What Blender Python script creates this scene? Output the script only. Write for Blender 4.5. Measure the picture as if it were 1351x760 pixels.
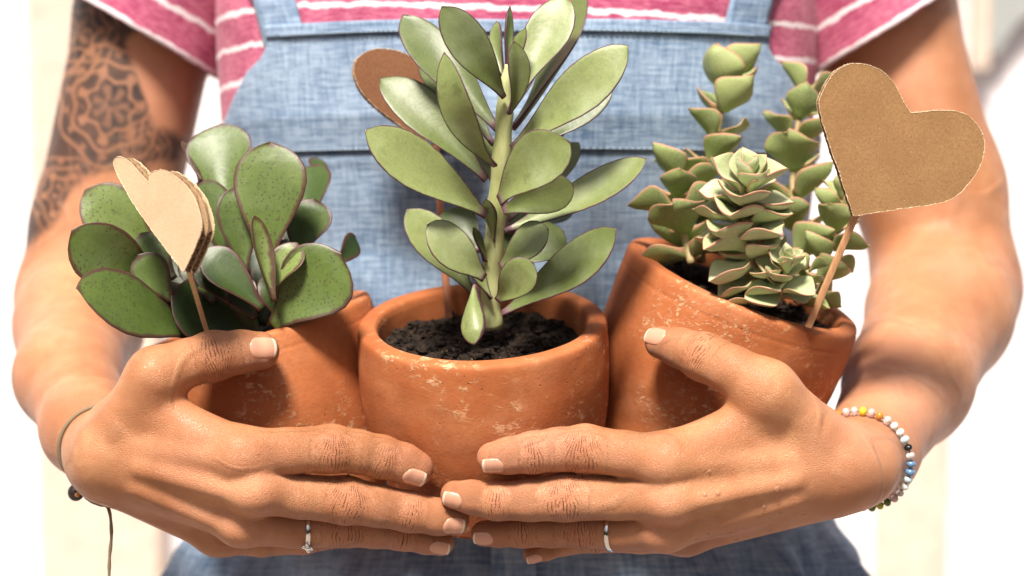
import bpy, bmesh, math, random
import numpy as np
from mathutils import Vector, Matrix
random.seed(7); RNG = np.random.default_rng(7)
for o in list(bpy.data.objects): bpy.data.objects.remove(o)
sc = bpy.context.scene; COL = sc.collection
R = math.radians

# ------------------------------------------------------------------ camera, world, sun, exposure
F, CX, CY = 2900.0, 675.5, 380.0            # focal length in photo pixels, photo centre
PITCH, CAMH = R(-7), 1.22                   # the photographer looks slightly down
_cp, _sp = math.cos(PITCH), math.sin(PITCH)
ROT = np.array([[1,0,0],[0,_cp,-_sp],[0,_sp,_cp]])
def W(p): return np.asarray(p) @ ROT.T + np.array([0,0,CAMH])   # camera-aligned frame -> world
def L(px, py, d): return np.array([(px-CX)*d/F, d, -(py-CY)*d/F])
cam = bpy.data.cameras.new('camera'); camo = bpy.data.objects.new('camera', cam); COL.objects.link(camo)
camo.location = (0,0,CAMH); camo.rotation_euler = (R(90)+PITCH, 0, 0)
cam.sensor_width = 36; cam.lens = F/1351*36; cam.clip_start = .05; cam.clip_end = 100
cam.dof.use_dof = True; cam.dof.focus_distance = 1.02; cam.dof.aperture_fstop = 5.0
sc.camera = camo
SUN_EL, SUN_AZ = 58, -16     # elevation; azimuth to the right of the photographer's back
wd = bpy.data.worlds.new('World'); sc.world = wd; wd.use_nodes = True
nt = wd.node_tree; nt.nodes.clear()
sky = nt.nodes.new('ShaderNodeTexSky'); sky.sky_type = 'NISHITA'; sky.sun_disc = False
sky.sun_elevation = R(SUN_EL); sky.sun_rotation = R(180-SUN_AZ); sky.dust_density = 6.0; sky.air_density = .8; sky.ozone_density = .6
bg = nt.nodes.new('ShaderNodeBackground'); bg.inputs[1].default_value = .05
wo = nt.nodes.new('ShaderNodeOutputWorld'); nt.links.new(sky.outputs[0], bg.inputs[0]); nt.links.new(bg.outputs[0], wo.inputs[0])
sun = bpy.data.lights.new('sun', 'SUN'); sun.energy = 4.8; sun.angle = R(12); sun.color = (1,.93,.84)
suno = bpy.data.objects.new('sun', sun); COL.objects.link(suno)
_e, _a = R(SUN_EL), R(SUN_AZ)
sdir = Vector((math.cos(_e)*math.sin(_a), -math.cos(_e)*math.cos(_a), math.sin(_e)))
suno.rotation_euler = (-sdir).to_track_quat('-Z','Y').to_euler(); suno.location = sdir*6+Vector((0,1,1))
sc.view_settings.view_transform = 'Standard'; sc.view_settings.look = 'None'
sc.view_settings.gamma = 1; sc.view_settings.use_curve_mapping = False; sc.view_settings.exposure = .82

# ------------------------------------------------------------------ helpers
def sm(a, b, x): t = np.clip((x-a)/(b-a), 0, 1); return t*t*(3-2*t)
def nrm(v): v = np.asarray(v, float); return v/np.linalg.norm(v)
def tag(o, label=None, cat=None, group=None, kind=None):
    if label: o['label'] = label
    if cat: o['category'] = cat
    if group: o['group'] = group
    if kind: o['kind'] = kind
    return o
def empty(name, base, label, cat, group=None):
    o = bpy.data.objects.new(name, None); COL.objects.link(o); o.location = W(base); o.empty_display_size = .01
    return tag(o, label, cat, group)
def origin(o):
    v = Vector((0,0,0))
    while o is not None: v = v + o.location; o = o.parent
    return np.array(v)
def mesh(name, verts, faces, mat, parent=None, attrs=None, smooth=True, uv=None):
    v = W(verts) - origin(parent)
    me = bpy.data.meshes.new(name)
    if isinstance(faces, np.ndarray): faces = faces.tolist()
    me.from_pydata(v.tolist(), [], faces)
    if attrs:
        for k, a in attrs.items():
            at = me.attributes.new(k, 'FLOAT', 'POINT'); at.data.foreach_set('value', np.asarray(a, np.float32))
    if uv is not None:
        at = me.attributes.new('st', 'FLOAT_VECTOR', 'POINT')
        at.data.foreach_set('vector', np.c_[uv, np.zeros(len(uv))].astype(np.float32).ravel())
    if smooth: me.polygons.foreach_set('use_smooth', [True]*len(me.polygons))
    me.materials.append(mat); me.validate(); me.update()
    o = bpy.data.objects.new(name, me); COL.objects.link(o); o.parent = parent
    return o
def grid_faces(nu, nv, wrapv=False, off=0):
    m = nv if wrapv else nv-1
    i, j = np.meshgrid(np.arange(nu-1), np.arange(m), indexing='ij')
    j2 = (j+1) % nv
    return (np.stack([i*nv+j, i*nv+j2, (i+1)*nv+j2, (i+1)*nv+j], -1).reshape(-1,4)+off)
def frames(P):
    P = np.asarray(P, float); T = np.gradient(P, axis=0); T /= np.linalg.norm(T, axis=1)[:,None]
    n = nrm(np.cross(T[0], [0.3,1,.2])); N = [n]
    for k in range(1, len(P)):
        n = n - T[k]*(n@T[k]); n = nrm(n); N.append(n)
    N = np.array(N); return T, N, np.cross(T, N)
def tube(P, r, n=12, cap=True):
    P = np.asarray(P, float); T, N, B = frames(P); r = np.broadcast_to(r, len(P))
    a = np.linspace(0, 2*np.pi, n, endpoint=False)
    V = P[:,None]+r[:,None,None]*(np.cos(a)[None,:,None]*N[:,None]+np.sin(a)[None,:,None]*B[:,None])
    f = grid_faces(len(P), n, True).tolist()
    if cap: f += [list(range(n))[::-1], [(len(P)-1)*n+k for k in range(n)]]
    return V.reshape(-1,3), f
def spline(P, n):
    P = np.asarray(P, float); k = len(P); t = np.linspace(0, k-1, n); out = []
    Q = np.vstack([2*P[0]-P[1], P, 2*P[-1]-P[-2]])
    for x in t:
        i = min(int(x), k-2); u = x-i; a, b, c, d = Q[i], Q[i+1], Q[i+2], Q[i+3]
        out.append(.5*(2*b+(c-a)*u+(2*a-5*b+4*c-d)*u*u+(3*b-a-3*c+d)*u**3))
    return np.array(out)
_g = RNG.random((32,32,32))
def vnoise(p, f):      # smooth value noise, -1..1
    p = np.asarray(p)*f; i = np.floor(p).astype(int); u = p-i; u = u*u*(3-2*u); r = 0
    for dx in (0,1):
        for dy in (0,1):
            for dz in (0,1):
                w = (u[...,0] if dx else 1-u[...,0])*(u[...,1] if dy else 1-u[...,1])*(u[...,2] if dz else 1-u[...,2])
                r = r+w*_g[(i[...,0]+dx)%32, (i[...,1]+dy)%32, (i[...,2]+dz)%32]
    return r*2-1

# ------------------------------------------------------------------ material helpers
class M:
    def __init__(s, name):
        s.m = bpy.data.materials.new(name); s.m.use_nodes = True; s.t = s.m.node_tree
        s.b = s.t.nodes['Principled BSDF']; s.out = s.t.nodes['Material Output']
    def n(s, typ, out=0, inp=None, **kw):
        nd = s.t.nodes.new('ShaderNode'+typ)
        for k, v in kw.items(): setattr(nd, k, v)
        for k, v in (inp or {}).items(): s.set(nd, k, v)
        return nd.outputs[out]
    def set(s, nd, k, v):
        if isinstance(v, bpy.types.NodeSocket): s.t.links.new(v, nd.inputs[k])
        else: nd.inputs[k].default_value = v
    def p(s, **kw):
        for k, v in kw.items():
            if isinstance(v, tuple) and len(v) == 3 and k.replace('_',' ') != 'Subsurface Radius': v = (*v, 1)
            s.set(s.b, k.replace('_',' '), v)
    def attr(s, name, out=2): return s.n('Attribute', out, attribute_name=name)
    def obj(s): return s.n('TexCoord', 3)
    def math(s, op, a, b=0.0, c=None, clamp=False):
        d = {0:a, 1:b}
        if c is not None: d[2] = c
        return s.n('Math', 0, d, operation=op, use_clamp=clamp)
    def ss(s, x, a, b): return s.n('MapRange', 0, {'Value':x,'From Min':a,'From Max':b}, interpolation_type='SMOOTHSTEP')
    def lin(s, x, a, b, c=0., d=1.): return s.n('MapRange', 0, {'Value':x,'From Min':a,'From Max':b,'To Min':c,'To Max':d})
    def noise(s, vec, scale, detail=3, rough=.55, out=0, dist=0.): return s.n('TexNoise', out, {'Vector':vec,'Scale':scale,'Detail':detail,'Roughness':rough,'Distortion':dist})
    def voro(s, vec, scale, out=0, feature='F1', rnd=1.): return s.n('TexVoronoi', out, {'Vector':vec,'Scale':scale,'Randomness':rnd}, feature=feature)
    def map(s, vec, sc=(1,1,1), rot=(0,0,0), loc=(0,0,0)): return s.n('Mapping', 0, {'Vector':vec,'Scale':sc,'Rotation':rot,'Location':loc})
    def mix(s, f, a, b, bt='MIX'):
        nd = s.t.nodes.new('ShaderNodeMix'); nd.data_type = 'RGBA'; nd.blend_type = bt
        for k, v in ((0,f),(6,a),(7,b)):
            if isinstance(v, tuple) and len(v) == 3: v = (*v,1)
            s.set(nd, k, v)
        return nd.outputs[2]
    def bump(s, h, dist, strength=1., prev=None):
        d = {'Height':h,'Distance':dist,'Strength':strength}
        if prev is not None: d['Normal'] = prev
        return s.n('Bump', 0, d)
def plain(name, col, rough=.5, **kw):
    m = M(name); v = m.obj(); nz = m.noise(v, 60, 3)
    m.p(Base_Color=m.mix(m.lin(nz,.3,.7), tuple(c*.85 for c in col), tuple(min(1,c*1.1) for c in col)), Roughness=rough, **kw)
    return m.m

# ---- skin
def skin_mat():
    m = M('skin'); v = m.obj()
    s, a, k = m.attr('wr_s'), m.attr('wr_a'), m.attr('wr_m')
    big = m.noise(v, 28, 4); mid = m.noise(v, 140, 3, .6)
    base = m.mix(m.lin(big,.35,.68), (.375,.150,.062), (.560,.268,.128))
    base = m.mix(m.lin(mid,.4,.72,0,.55), base, (.44,.160,.066))
    base = m.mix(m.math('MULTIPLY', m.math('SUBTRACT', 1, m.ss(m.voro(v, 1000, 0, 'DISTANCE_TO_EDGE'), 0, .14)), .11), base, (.28,.09,.035))
    base = m.mix(m.lin(m.noise(m.map(v, loc=(5,3,1)), 13, 3), .42, .66, 0, .55), base, (.60,.275,.165))
    base = m.mix(m.math('MULTIPLY', m.attr('red'), .50), base, (.46,.158,.078))
    # knuckle creases: lines that run across the finger and bow round the joint
    bow = m.math('ADD', m.math('MULTIPLY', m.math('MULTIPLY', a, a), .009), 1.0)
    dst = m.math('MULTIPLY', m.math('SUBTRACT', m.noise(v, 210, 3, .6), .5), 2.3)
    lowd = m.math('MULTIPLY', m.math('SUBTRACT', m.noise(v, 75, 2), .5), 2.2)
    ph = m.math('ADD', m.math('MULTIPLY', s, bow), m.math('ADD', dst, lowd))
    w1 = m.math('ABSOLUTE', m.math('SINE', m.math('MULTIPLY', ph, 1.75)))
    line = m.math('SUBTRACT', 1.0, m.ss(w1, 0, .52))
    brk = m.ss(m.noise(m.map(v, loc=(3,1,2)), 260, 2), .40, .62)
    line = m.math('MULTIPLY', m.math('MULTIPLY', line, brk), m.ss(k, .12, .75))
    w2 = m.math('ABSOLUTE', m.math('SINE', m.math('MULTIPLY', ph, 4.0)))
    fine = m.math('MULTIPLY', m.math('SUBTRACT', 1.0, m.ss(w2, 0, .6)), m.attr('fing'))
    base = m.mix(m.math('MULTIPLY', line, .60), base, (.20,.065,.028))  # creases: darker skin pigment, with their shadow also painted into the colour
    base = m.mix(m.math('MULTIPLY', fine, .10), base, (.30,.11,.05))
    base = m.mix(m.math('MULTIPLY', m.math('MULTIPLY', m.math('SUBTRACT', 1, m.ss(m.voro(v, 75), .02, .05)), m.ss(m.noise(v, 33, 1), .5, .56)), .6), base, (.20,.075,.035))
    # ornamental tattoo on the upper arm (drawn per vertex)
    base = m.mix(m.math('MULTIPLY', m.attr('tat'), .97), base, (.012,.010,.010))
    cells = m.voro(m.map(v, sc=(.8,1,1.25)), 1000, 0, 'DISTANCE_TO_EDGE')
    pores = m.ss(cells, 0, .18)
    ve = m.math('SUBTRACT', 1, m.ss(m.math('ABSOLUTE', m.math('SUBTRACT', m.noise(m.map(v, loc=(4,4,7)), 15, 1, .4, dist=.6), .5)), .004, .030))
    ve = m.math('MULTIPLY', ve, m.ss(m.noise(m.map(v, loc=(1,9,3)), 17, 1), .46, .56))
    base = m.mix(m.math('MULTIPLY', ve, .16), base, (.25,.15,.10))
    nb = m.bump(m.noise(v, 90, 4, .6), .0012, .35); nb = m.bump(ve, .0011, .45, nb)
    nb = m.bump(pores, .00030, .52, nb)
    nb = m.bump(m.math('SUBTRACT', 1, fine), .00022, .7, nb)
    nb = m.bump(m.math('SUBTRACT', 1, line), .0009, .9, nb)
    m.p(Base_Color=base, Roughness=m.lin(mid,.3,.7,.41,.55), Specular_IOR_Level=.48, Normal=nb, Subsurface_Weight=.08, Subsurface_Radius=(1,.35,.2), Subsurface_Scale=.003)
    return m.m
# ---- terracotta
def clay_mat(seed):
    m = M('terracotta'); v = m.map(m.obj(), loc=(seed,seed*.7,-seed))
    a = m.noise(v, 30, 5, .6); b = m.noise(v, 400, 3)
    base = m.mix(m.lin(a,.3,.7), (.31,.084,.024), (.455,.148,.050))
    base = m.mix(m.math('MULTIPLY', m.ss(m.noise(v, 15+3*seed, 4, .6), .48, .72), .22), base, (.62,.335,.185))
    base = m.mix(m.lin(b,.45,.7,0,.4), base, (.36,.10,.03))
    base = m.mix(m.math('MULTIPLY', m.ss(m.noise(m.map(v, loc=(2,8,5)), 12, 4, .65), .5, .7), .45), base, (.30,.085,.030))
    # pale lime bloom in broken patches
    big = m.ss(m.noise(v, 26, 2), .44, .60); br = m.ss(m.noise(m.map(v, sc=(1,1,1.5)), 120+22*seed, 6, .70, dist=.5), .515, .64)
    lime = m.math('MULTIPLY', big, br)
    base = m.mix(m.math('MULTIPLY', lime, .72), base, (.74,.48,.27))
    dots = m.math('SUBTRACT', 1, m.ss(m.voro(v, 210), .05, .13)); dk = m.math('MULTIPLY', dots, m.ss(m.noise(v, 90, 1), .55, .62))
    base = m.mix(m.math('MULTIPLY', dk, .7), base, (.10,.035,.015))
    nb = m.bump(a, .002, .25); nb = m.bump(m.noise(v, 650, 3, .7), .0004, .45, nb); nb = m.bump(m.math('SUBTRACT', lime, dk), .0004, .6, nb)
    m.p(Base_Color=base, Roughness=.72, Specular_IOR_Level=.3, Normal=nb)
    return m.m
# ---- leaves: attributes e (mm from the margin), u (along), v
def leaf_mat(name, lo, hi, rim, rimw, spots=0., bloom=.0, basecol=None, rimf=.9, rough=.43):
    m = M(name); v = m.obj(); e, u = m.attr('e'), m.attr('u')
    rnd = m.n('ObjectInfo', 5)
    vv = m.n('VectorMath', 0, {0:v, 1:m.n('CombineXYZ', 0, {0:rnd,1:rnd})}, operation='ADD')
    a = m.noise(vv, 45, 4, .6); b = m.noise(vv, 260, 3, .65)
    base = m.mix(m.lin(m.math('ADD', m.math('MULTIPLY', m.math('SUBTRACT', a, .5), .55), m.math('MULTIPLY', rnd, .55)),.0,.5), lo, hi)
    base = m.mix(m.lin(b,.5,.8,0,.35), base, tuple(c*.62 for c in lo))
    gr = m.noise(vv, 900, 2, .7); base = m.mix(m.lin(gr,.35,.75,0,.30), base, tuple(c*.5 for c in lo))
    sm_ = m.math('MULTIPLY', m.ss(m.noise(vv, 85, 4, .7), .60, .72), .5); base = m.mix(sm_, base, tuple(c*.55 for c in lo))
    if bloom: base = m.mix(m.math('MULTIPLY', m.ss(m.math('ADD', m.noise(vv, 30, 4), m.math('MULTIPLY', m.math('SUBTRACT', m.noise(m.map(vv, loc=(9,2,4)), 1.0, 0), .5), .3)), .42, .72), bloom*.8), base, (.50,.55,.42))
    vein = m.math('MULTIPLY', m.ss(m.math('ABSOLUTE', m.math('SINE', m.math('MULTIPLY', m.attr('v'), 13))), .0, .3), .10)
    base = m.mix(vein, base, tuple(min(1,c*1.25) for c in hi))
    if spots:
        sp = m.math('SUBTRACT', 1, m.ss(m.voro(vv, 520), .14, .34)); sp = m.math('MULTIPLY', sp, m.ss(m.noise(vv, 40, 2), .34, .50))
        base = m.mix(m.math('MULTIPLY', sp, spots), base, (.045,.020,.022))
    if basecol: base = m.mix(m.math('MULTIPLY', m.math('SUBTRACT', 1, m.ss(u, .02, .10)), .85), base, basecol)
    ee = m.math('ADD', e, m.math('MULTIPLY', m.math('SUBTRACT', m.noise(vv, 300, 3), .5), rimw*1.1))
    base = m.mix(m.math('MULTIPLY', m.math('SUBTRACT', 1, m.ss(ee, rimw*.45, rimw*1.25)), rimf), base, rim)
    nb = m.bump(a, .0015, .3); nb = m.bump(b, .0003, .35, nb)
    m.p(Base_Color=base, Roughness=rough, Specular_IOR_Level=.42, Normal=nb, Subsurface_Weight=.18, Subsurface_Radius=(.5,1,.2), Subsurface_Scale=.003)
    return m.m
def denim_mat(name='denim', fade=1.):
    m = M(name); st = m.attr('st', 1); v = m.obj()
    wx = m.noise(m.map(st, sc=(1,9,1)), 60, 4, .75); wy = m.noise(m.map(st, sc=(10,1,1)), 52, 4, .75)
    big = m.noise(v, 16, 3)
    t = m.math('ADD', m.math('MULTIPLY', wx, .6), m.math('MULTIPLY', wy, .5))
    t = m.math('ADD', t, m.math('MULTIPLY', m.math('SUBTRACT', big, .5), .30))
    base = m.mix(m.ss(t, .32, .78), (.065,.130,.240), (.40,.505,.640))
    tw = m.math('SINE', m.math('MULTIPLY', m.math('ADD', m.n('SeparateXYZ', 0, {0:st}), m.n('SeparateXYZ', 1, {0:st})), 5200))
    nb = m.bump(tw, .0002, .4); nb = m.bump(t, .0010, .6, nb)
    m.p(Base_Color=base, Roughness=.9, Specular_IOR_Level=.15, Normal=nb, Sheen_Weight=.15)
    return m.m
def shirt_mat():
    m = M('striped_jersey'); st = m.attr('st', 1); v = m.obj(); y = m.n('SeparateXYZ', 1, {0:st})
    yy = m.math('ADD', y, m.math('MULTIPLY', m.math('SUBTRACT', m.noise(v, 120, 2), .5), .0045))
    fr = m.math('FRACT', m.math('DIVIDE', yy, .0185))
    d = m.math('ABSOLUTE', m.math('SUBTRACT', fr, .5))
    st_ = m.math('SUBTRACT', 1, m.ss(d, .045, .11))
    hz = m.noise(m.map(st, sc=(1,4,1)), 160, 4, .8); h2 = m.noise(v, 60, 3)
    pink = m.mix(m.ss(m.math('ADD', m.math('MULTIPLY', hz, .7), m.math('MULTIPLY', h2, .3)), .36, .68), (.31,.034,.100), (.62,.20,.29))
    base = m.mix(m.math('MULTIPLY', st_, .95), pink, (.86,.76,.78))
    m.p(Base_Color=base, Roughness=.92, Specular_IOR_Level=.15, Normal=m.bump(hz, .0006, .6), Sheen_Weight=.15)
    return m.m
def soil_mat():
    m = M('potting_soil'); v = m.obj(); a = m.noise(v, 240, 5, .75); c = m.voro(v, 330)
    base = m.mix(m.lin(a,.35,.75), (.008,.006,.005), (.060,.040,.028))
    fl = m.math('MULTIPLY', m.math('SUBTRACT', 1, m.ss(c, .08, .22)), m.ss(m.noise(v, 120, 2), .50, .62))
    base = m.mix(m.math('MULTIPLY', fl, .8), base, (.30,.18,.10))
    m.p(Base_Color=base, Roughness=.95, Specular_IOR_Level=.2, Normal=m.bump(a, .002, .9))
    return m.m
def card_mat(name, lo, hi):
    m = M(name); v = m.obj(); a = m.noise(v, 900, 3, .8); b = m.noise(v, 55, 3); sp = m.voro(v, 520)
    base = m.mix(m.lin(a,.3,.7), lo, hi); base = m.mix(m.lin(b,.35,.7,0,.35), base, tuple(c*.8 for c in lo))
    fl = m.math('MULTIPLY', m.math('SUBTRACT', 1, m.ss(sp, .05, .20)), m.ss(m.noise(v, 330, 1), .56, .62))
    base = m.mix(m.math('MULTIPLY', fl, .75), base, tuple(c*.30 for c in lo))
    lt = m.math('MULTIPLY', m.math('SUBTRACT', 1, m.ss(m.voro(m.map(v, loc=(1,2,3)), 430), .04, .16)), m.ss(m.noise(v, 210, 1), .58, .64))
    base = m.mix(m.math('MULTIPLY', lt, .5), base, (.62,.45,.28))
    m.p(Base_Color=base, Roughness=.88, Specular_IOR_Level=.2, Normal=m.bump(a, .0003, .5))
    return m.m
def wood_mat(name, lo, hi):
    m = M(name); v = m.map(m.obj(), sc=(12,12,1)); a = m.noise(v, 70, 4, .6)
    m.p(Base_Color=m.mix(m.lin(a,.3,.7), lo, hi), Roughness=.65, Normal=m.bump(a, .0004, .5)); return m.m
MAT = dict(skin=skin_mat(), denim=denim_mat(), shirt=shirt_mat(), soil=soil_mat(),
  clay=[clay_mat(s) for s in (1.3,4.1,8.7)],
  kraft=card_mat('kraft_cardboard', (.235,.125,.050), (.345,.200,.092)), pale=card_mat('pale_cardboard', (.48,.335,.205), (.58,.425,.275)),
  brown=card_mat('brown_cardboard', (.15,.065,.032), (.25,.115,.058)), flute=card_mat('corrugated_paper', (.30,.19,.10), (.46,.31,.18)),
  fluteshade=card_mat('shaded_fluting_paper', (.17,.10,.05), (.28,.175,.095)), torn=card_mat('torn_paper', (.55,.40,.25), (.72,.56,.39)),  # fluting paper darkened so the gaps between flutes carry painted shade
  pick=wood_mat('pick_wood', (.42,.205,.095), (.58,.32,.16)), palepick=wood_mat('pale_pick_wood', (.62,.40,.21), (.76,.54,.32)), redpick=wood_mat('red_pick_wood', (.30,.10,.045), (.42,.16,.075)),
  nail=plain('fingernail', (.58,.295,.195), .20, Specular_IOR_Level=.45), nailtip=plain('nail_edge', (.72,.56,.43), .28),
  silver=plain('silver', (.85,.83,.80), .16, Metallic=1.0), cord=plain('waxed_cord', (.20,.15,.085), .8), thread=plain('thread', (.30,.40,.50), .9),
  stem=None)

# ------------------------------------------------------------------ background: pale wall, posts, floor
def box(name, x0, x1, y0, y1, z0, z1, mat, parent=None, bev=.004):
    bm = bmesh.new(); bmesh.ops.create_cube(bm, size=1)
    for v in bm.verts: v.co = Vector(((x0+x1)/2+v.co.x*(x1-x0), (y0+y1)/2+v.co.y*(y1-y0), (z0+z1)/2+v.co.z*(z1-z0)))
    if bev: bmesh.ops.bevel(bm, geom=bm.edges[:], offset=bev, segments=2, affect='EDGES')
    me = bpy.data.meshes.new(name); bm.to_mesh(me); bm.free(); me.materials.append(mat)
    o = bpy.data.objects.new(name, me); COL.objects.link(o); o.parent = parent; return o
wall_m = plain('white_plaster', (.88,.85,.87), .9); cream_m = plain('cream_paint', (.68,.555,.46), .7); deck_m = plain('unseen_dark_deck', (.19,.15,.12), .7); grey_m = plain('grey_panel', (.36,.38,.37), .6)
WY = 2.3
fl = tag(box('floor', -3, 3, -2, WY, -.05, 0, deck_m, bev=0), kind='structure')  # unseen floor; its dark tone is invented to limit light bounced upward
wl = tag(box('wall', -3, 3, WY+.02, WY+.14, -.05, 2.6, wall_m, bev=0), kind='structure')
def wx(px): return (px-CX)*WY/F
for a, b in ((40,205),(1165,1258)): box('wooden_post', wx(a), wx(b), WY-.012, WY+.018, .001, 2.5, cream_m, wl)
zz = lambda py: W(L(0, py, WY))[2]
gp = [(1300,72),(1318,68),(1328,52),(1338,36),(1352,22),(1375,8),(1410,-4),(1520,-10),(1520,-150),(1300,-150)]
gv = np.array([L(x, y, WY/_cp-.0+(y-CY)*0) for x, y in gp]); gv = np.array([g*(WY-.004)/(W(g)[1]) for g in gv])
mesh('grey_panel', np.vstack([gv, gv*(WY+.016)/(WY-.004)]), [list(range(10)), list(range(19,9,-1))]+[[i, 10+i, 10+(i+1)%10, (i+1)%10] for i in range(10)], grey_m, wl, smooth=False)
box('panel_frame', wx(1278), wx(1299.5), WY-.012, WY+.018, zz(95), 2.32, cream_m, wl)

# ------------------------------------------------------------------ pots
def axis(tilt, elev):
    e, t = R(elev), R(tilt); return np.array([math.sin(t)*math.cos(e), -math.sin(e), math.cos(t)*math.cos(e)])
POT = {'l':(L(331,427,1.102), axis(-15,7)), 'c':(L(636,424,1.068), axis(-2,19)), 'r':(L(983,375,1.098), axis(20.5,13))}
OUT = [(.096,0),(.096,.040),(.0945,.0445),(.090,.0480),(.076,.0520),(.060,.0572),(.040,.0605),(.024,.0615),(.013,.0615),(.007,.0613),(.0026,.0609),(.0007,.0599),(0,.0578),
       (0,.0535),(.0008,.0519),(.003,.0510),(.008,.0505),(.03,.0495),(.05,.047)]
def basis(a):
    u = nrm(np.cross(a, [0,1,.001])); return u, np.cross(a, u)
def pot(key, parent, mat):
    c, a = POT[key]; u, w = basis(a); n = 96
    prof = spline([(h,r) for h, r in OUT], 150); th = np.linspace(0, 2*np.pi, n, endpoint=False)
    h, r = prof[:,0], np.maximum(prof[:,1], .0002)
    V = c - a*h[:,None,None] + r[:,None,None]*(np.cos(th)[None,:,None]*u+np.sin(th)[None,:,None]*w)
    
    if key != 'c':      # turned line under the lip
        V = V-(np.exp(-((h-.0095)/.0009)**2)*.0002*(prof[:,1] > .056))[:,None,None]*((V-c+a*h[:,None,None])/r[:,None,None])
    V = V.reshape(-1,3); V = V + (vnoise(V, 45)*.0005+vnoise(V+3, 150)*.00018)[:,None]*((V-c)/.06)
    return mesh('clay_pot', V, grid_faces(len(h), n, True), mat, parent)
def soil(key, parent, depth, n_cl):
    c, a = POT[key]; u, w = basis(a); c2 = c-a*depth; nr, n = 40, 90
    rr = np.linspace(.0005, .0503, nr); th = np.linspace(0, 2*np.pi, n, endpoint=False)
    V = (c2+rr[:,None,None]*(np.cos(th)[None,:,None]*u+np.sin(th)[None,:,None]*w)).reshape(-1,3)
    V = V + a*(vnoise(V, 60)*.004+vnoise(V, 170)*.0022+vnoise(V, 480)*.0012)[:,None]
    s = mesh('soil', V, grid_faces(nr, n, True), MAT['soil'], parent)
    ico = bmesh.new(); bmesh.ops.create_icosphere(ico, subdivisions=2, radius=1); iv = np.array([v.co for v in ico.verts]); iF = np.array([[v.index for v in f.verts] for f in ico.faces]); ico.free()
    Vs, Fs = [], []
    for k in range(n_cl):
        r0 = .048*math.sqrt(random.random()); t = random.random()*6.283; sz = random.choice([.0004,.0005,.0006,.0008,.001,.0013,.0018,.0026])*random.uniform(.7,1.3)
        p = c2+r0*(math.cos(t)*u+math.sin(t)*w)+a*(vnoise(np.array([c2+r0*(math.cos(t)*u+math.sin(t)*w)]), 60)[0]*.004+sz*.5)
        q = iv*np.array([1,random.uniform(.6,1),random.uniform(.5,.9)]); q = q*(1+.75*vnoise(iv+k*1.7, 2.6)[:,None])*sz
        Fs.append(iF+len(iv)*k); Vs.append(q+p)
    tag(mesh('soil_clods', np.vstack(Vs), np.vstack(Fs), MAT['soil'], s, smooth=False), kind='stuff')
    return s, c2

# ------------------------------------------------------------------ leaves
SHAPE = {'spoon':[(0,.15),(.08,.20),(.2,.38),(.36,.68),(.5,.90),(.62,1),(.74,.96),(.84,.81),(.91,.60),(.955,.38),(.98,.17),(1,.03)],
         'round':[(0,.22),(.08,.25),(.2,.40),(.38,.70),(.55,.93),(.68,1),(.80,.93),(.89,.72),(.945,.48),(.98,.22),(1,.02)],
         'ovate':[(0,.30),(.08,.45),(.2,.75),(.34,.96),(.45,1),(.6,.88),(.75,.62),(.87,.36),(.95,.15),(1,.015)]}
def leaf_geo(B, T, N, w, shape, th=.0022, bend=0., cup=.13, fold=.02, twist=0., asym=0., sbend=0., nu=26, nv=11, wob=0., tipcurl=0., seed=0):
    B, T = np.asarray(B, float), np.asarray(T, float); D = T-B; ln = np.linalg.norm(D); D = D/ln
    N = np.asarray(N, float); N = nrm(N-D*(N@D)); S = np.cross(D, N)
    u = np.linspace(0, 1, nu); u = 1-(1-u)**1.35
    sh = SHAPE[shape]; wv = np.interp(u, [p[0] for p in sh], [p[1] for p in sh])*w*.5
    v = np.sin(np.linspace(-np.pi/2, np.pi/2, nv))
    cen = B+D*(u*ln)[:,None]+S*(sbend*ln*4*u*(1-u))[:,None]+N*(bend*ln*4*u*(1-u)+tipcurl*ln*np.clip(u-.6,0,1)**2*3)[:,None]
    ang = twist*(u-.2); Su = S[None]*np.cos(ang)[:,None]+N[None]*np.sin(ang)[:,None]; Nu = N[None]*np.cos(ang)[:,None]-S[None]*np.sin(ang)[:,None]
    wb = wob*w*np.sin(u[:,None]*9+seed+np.sign(v)[None]*1.3)*np.abs(v)[None]**2
    h = cup*w*(v[None]**2)*np.sin(np.pi*np.clip(u,.05,1)**.8)[:,None]+fold*w*np.abs(v)[None]*np.sin(np.pi*u)[:,None]+wb
    P = cen[:,None]+Su[:,None]*(v[None]*(1+asym*np.sign(v))[None]*wv[:,None])[...,None]+Nu[:,None]*h[...,None]
    t = th*(np.sqrt(np.clip(1-v**2,0,1))*.85+.15)[None]*(np.clip((1-u)*6,.15,1)*(1+.6*np.clip(1-u*5,0,1)))[:,None]
    top = P+Nu[:,None]*(t*.5)[...,None]; bot = P-Nu[:,None]*(t*.5)[...,None]
    n1 = nu*nv; V = np.vstack([top.reshape(-1,3), bot.reshape(-1,3)])
    f = grid_faces(nu, nv).tolist(); f2 = (grid_faces(nu, nv)[:, ::-1]+n1).tolist()
    rimL = [[i*nv, (i+1)*nv, n1+(i+1)*nv, n1+i*nv] for i in range(nu-1)]
    rimR = [[i*nv+nv-1, n1+i*nv+nv-1, n1+(i+1)*nv+nv-1, (i+1)*nv+nv-1] for i in range(nu-1)]
    ends = [[j, n1+j, n1+j+1, j+1] for j in range(nv-1)]+[[(nu-1)*nv+j, (nu-1)*nv+j+1, n1+(nu-1)*nv+j+1, n1+(nu-1)*nv+j] for j in range(nv-1)]
    e = np.minimum((1-np.abs(v))[None]*wv[:,None], ((1-u)*ln*.75)[:,None])*1000
    at = dict(e=np.tile(e.ravel(),2), u=np.tile(np.repeat(u,nv),2), v=np.tile(np.tile(v,nu),2))
    return V, f+f2+rimL+rimR+ends, at
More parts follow.
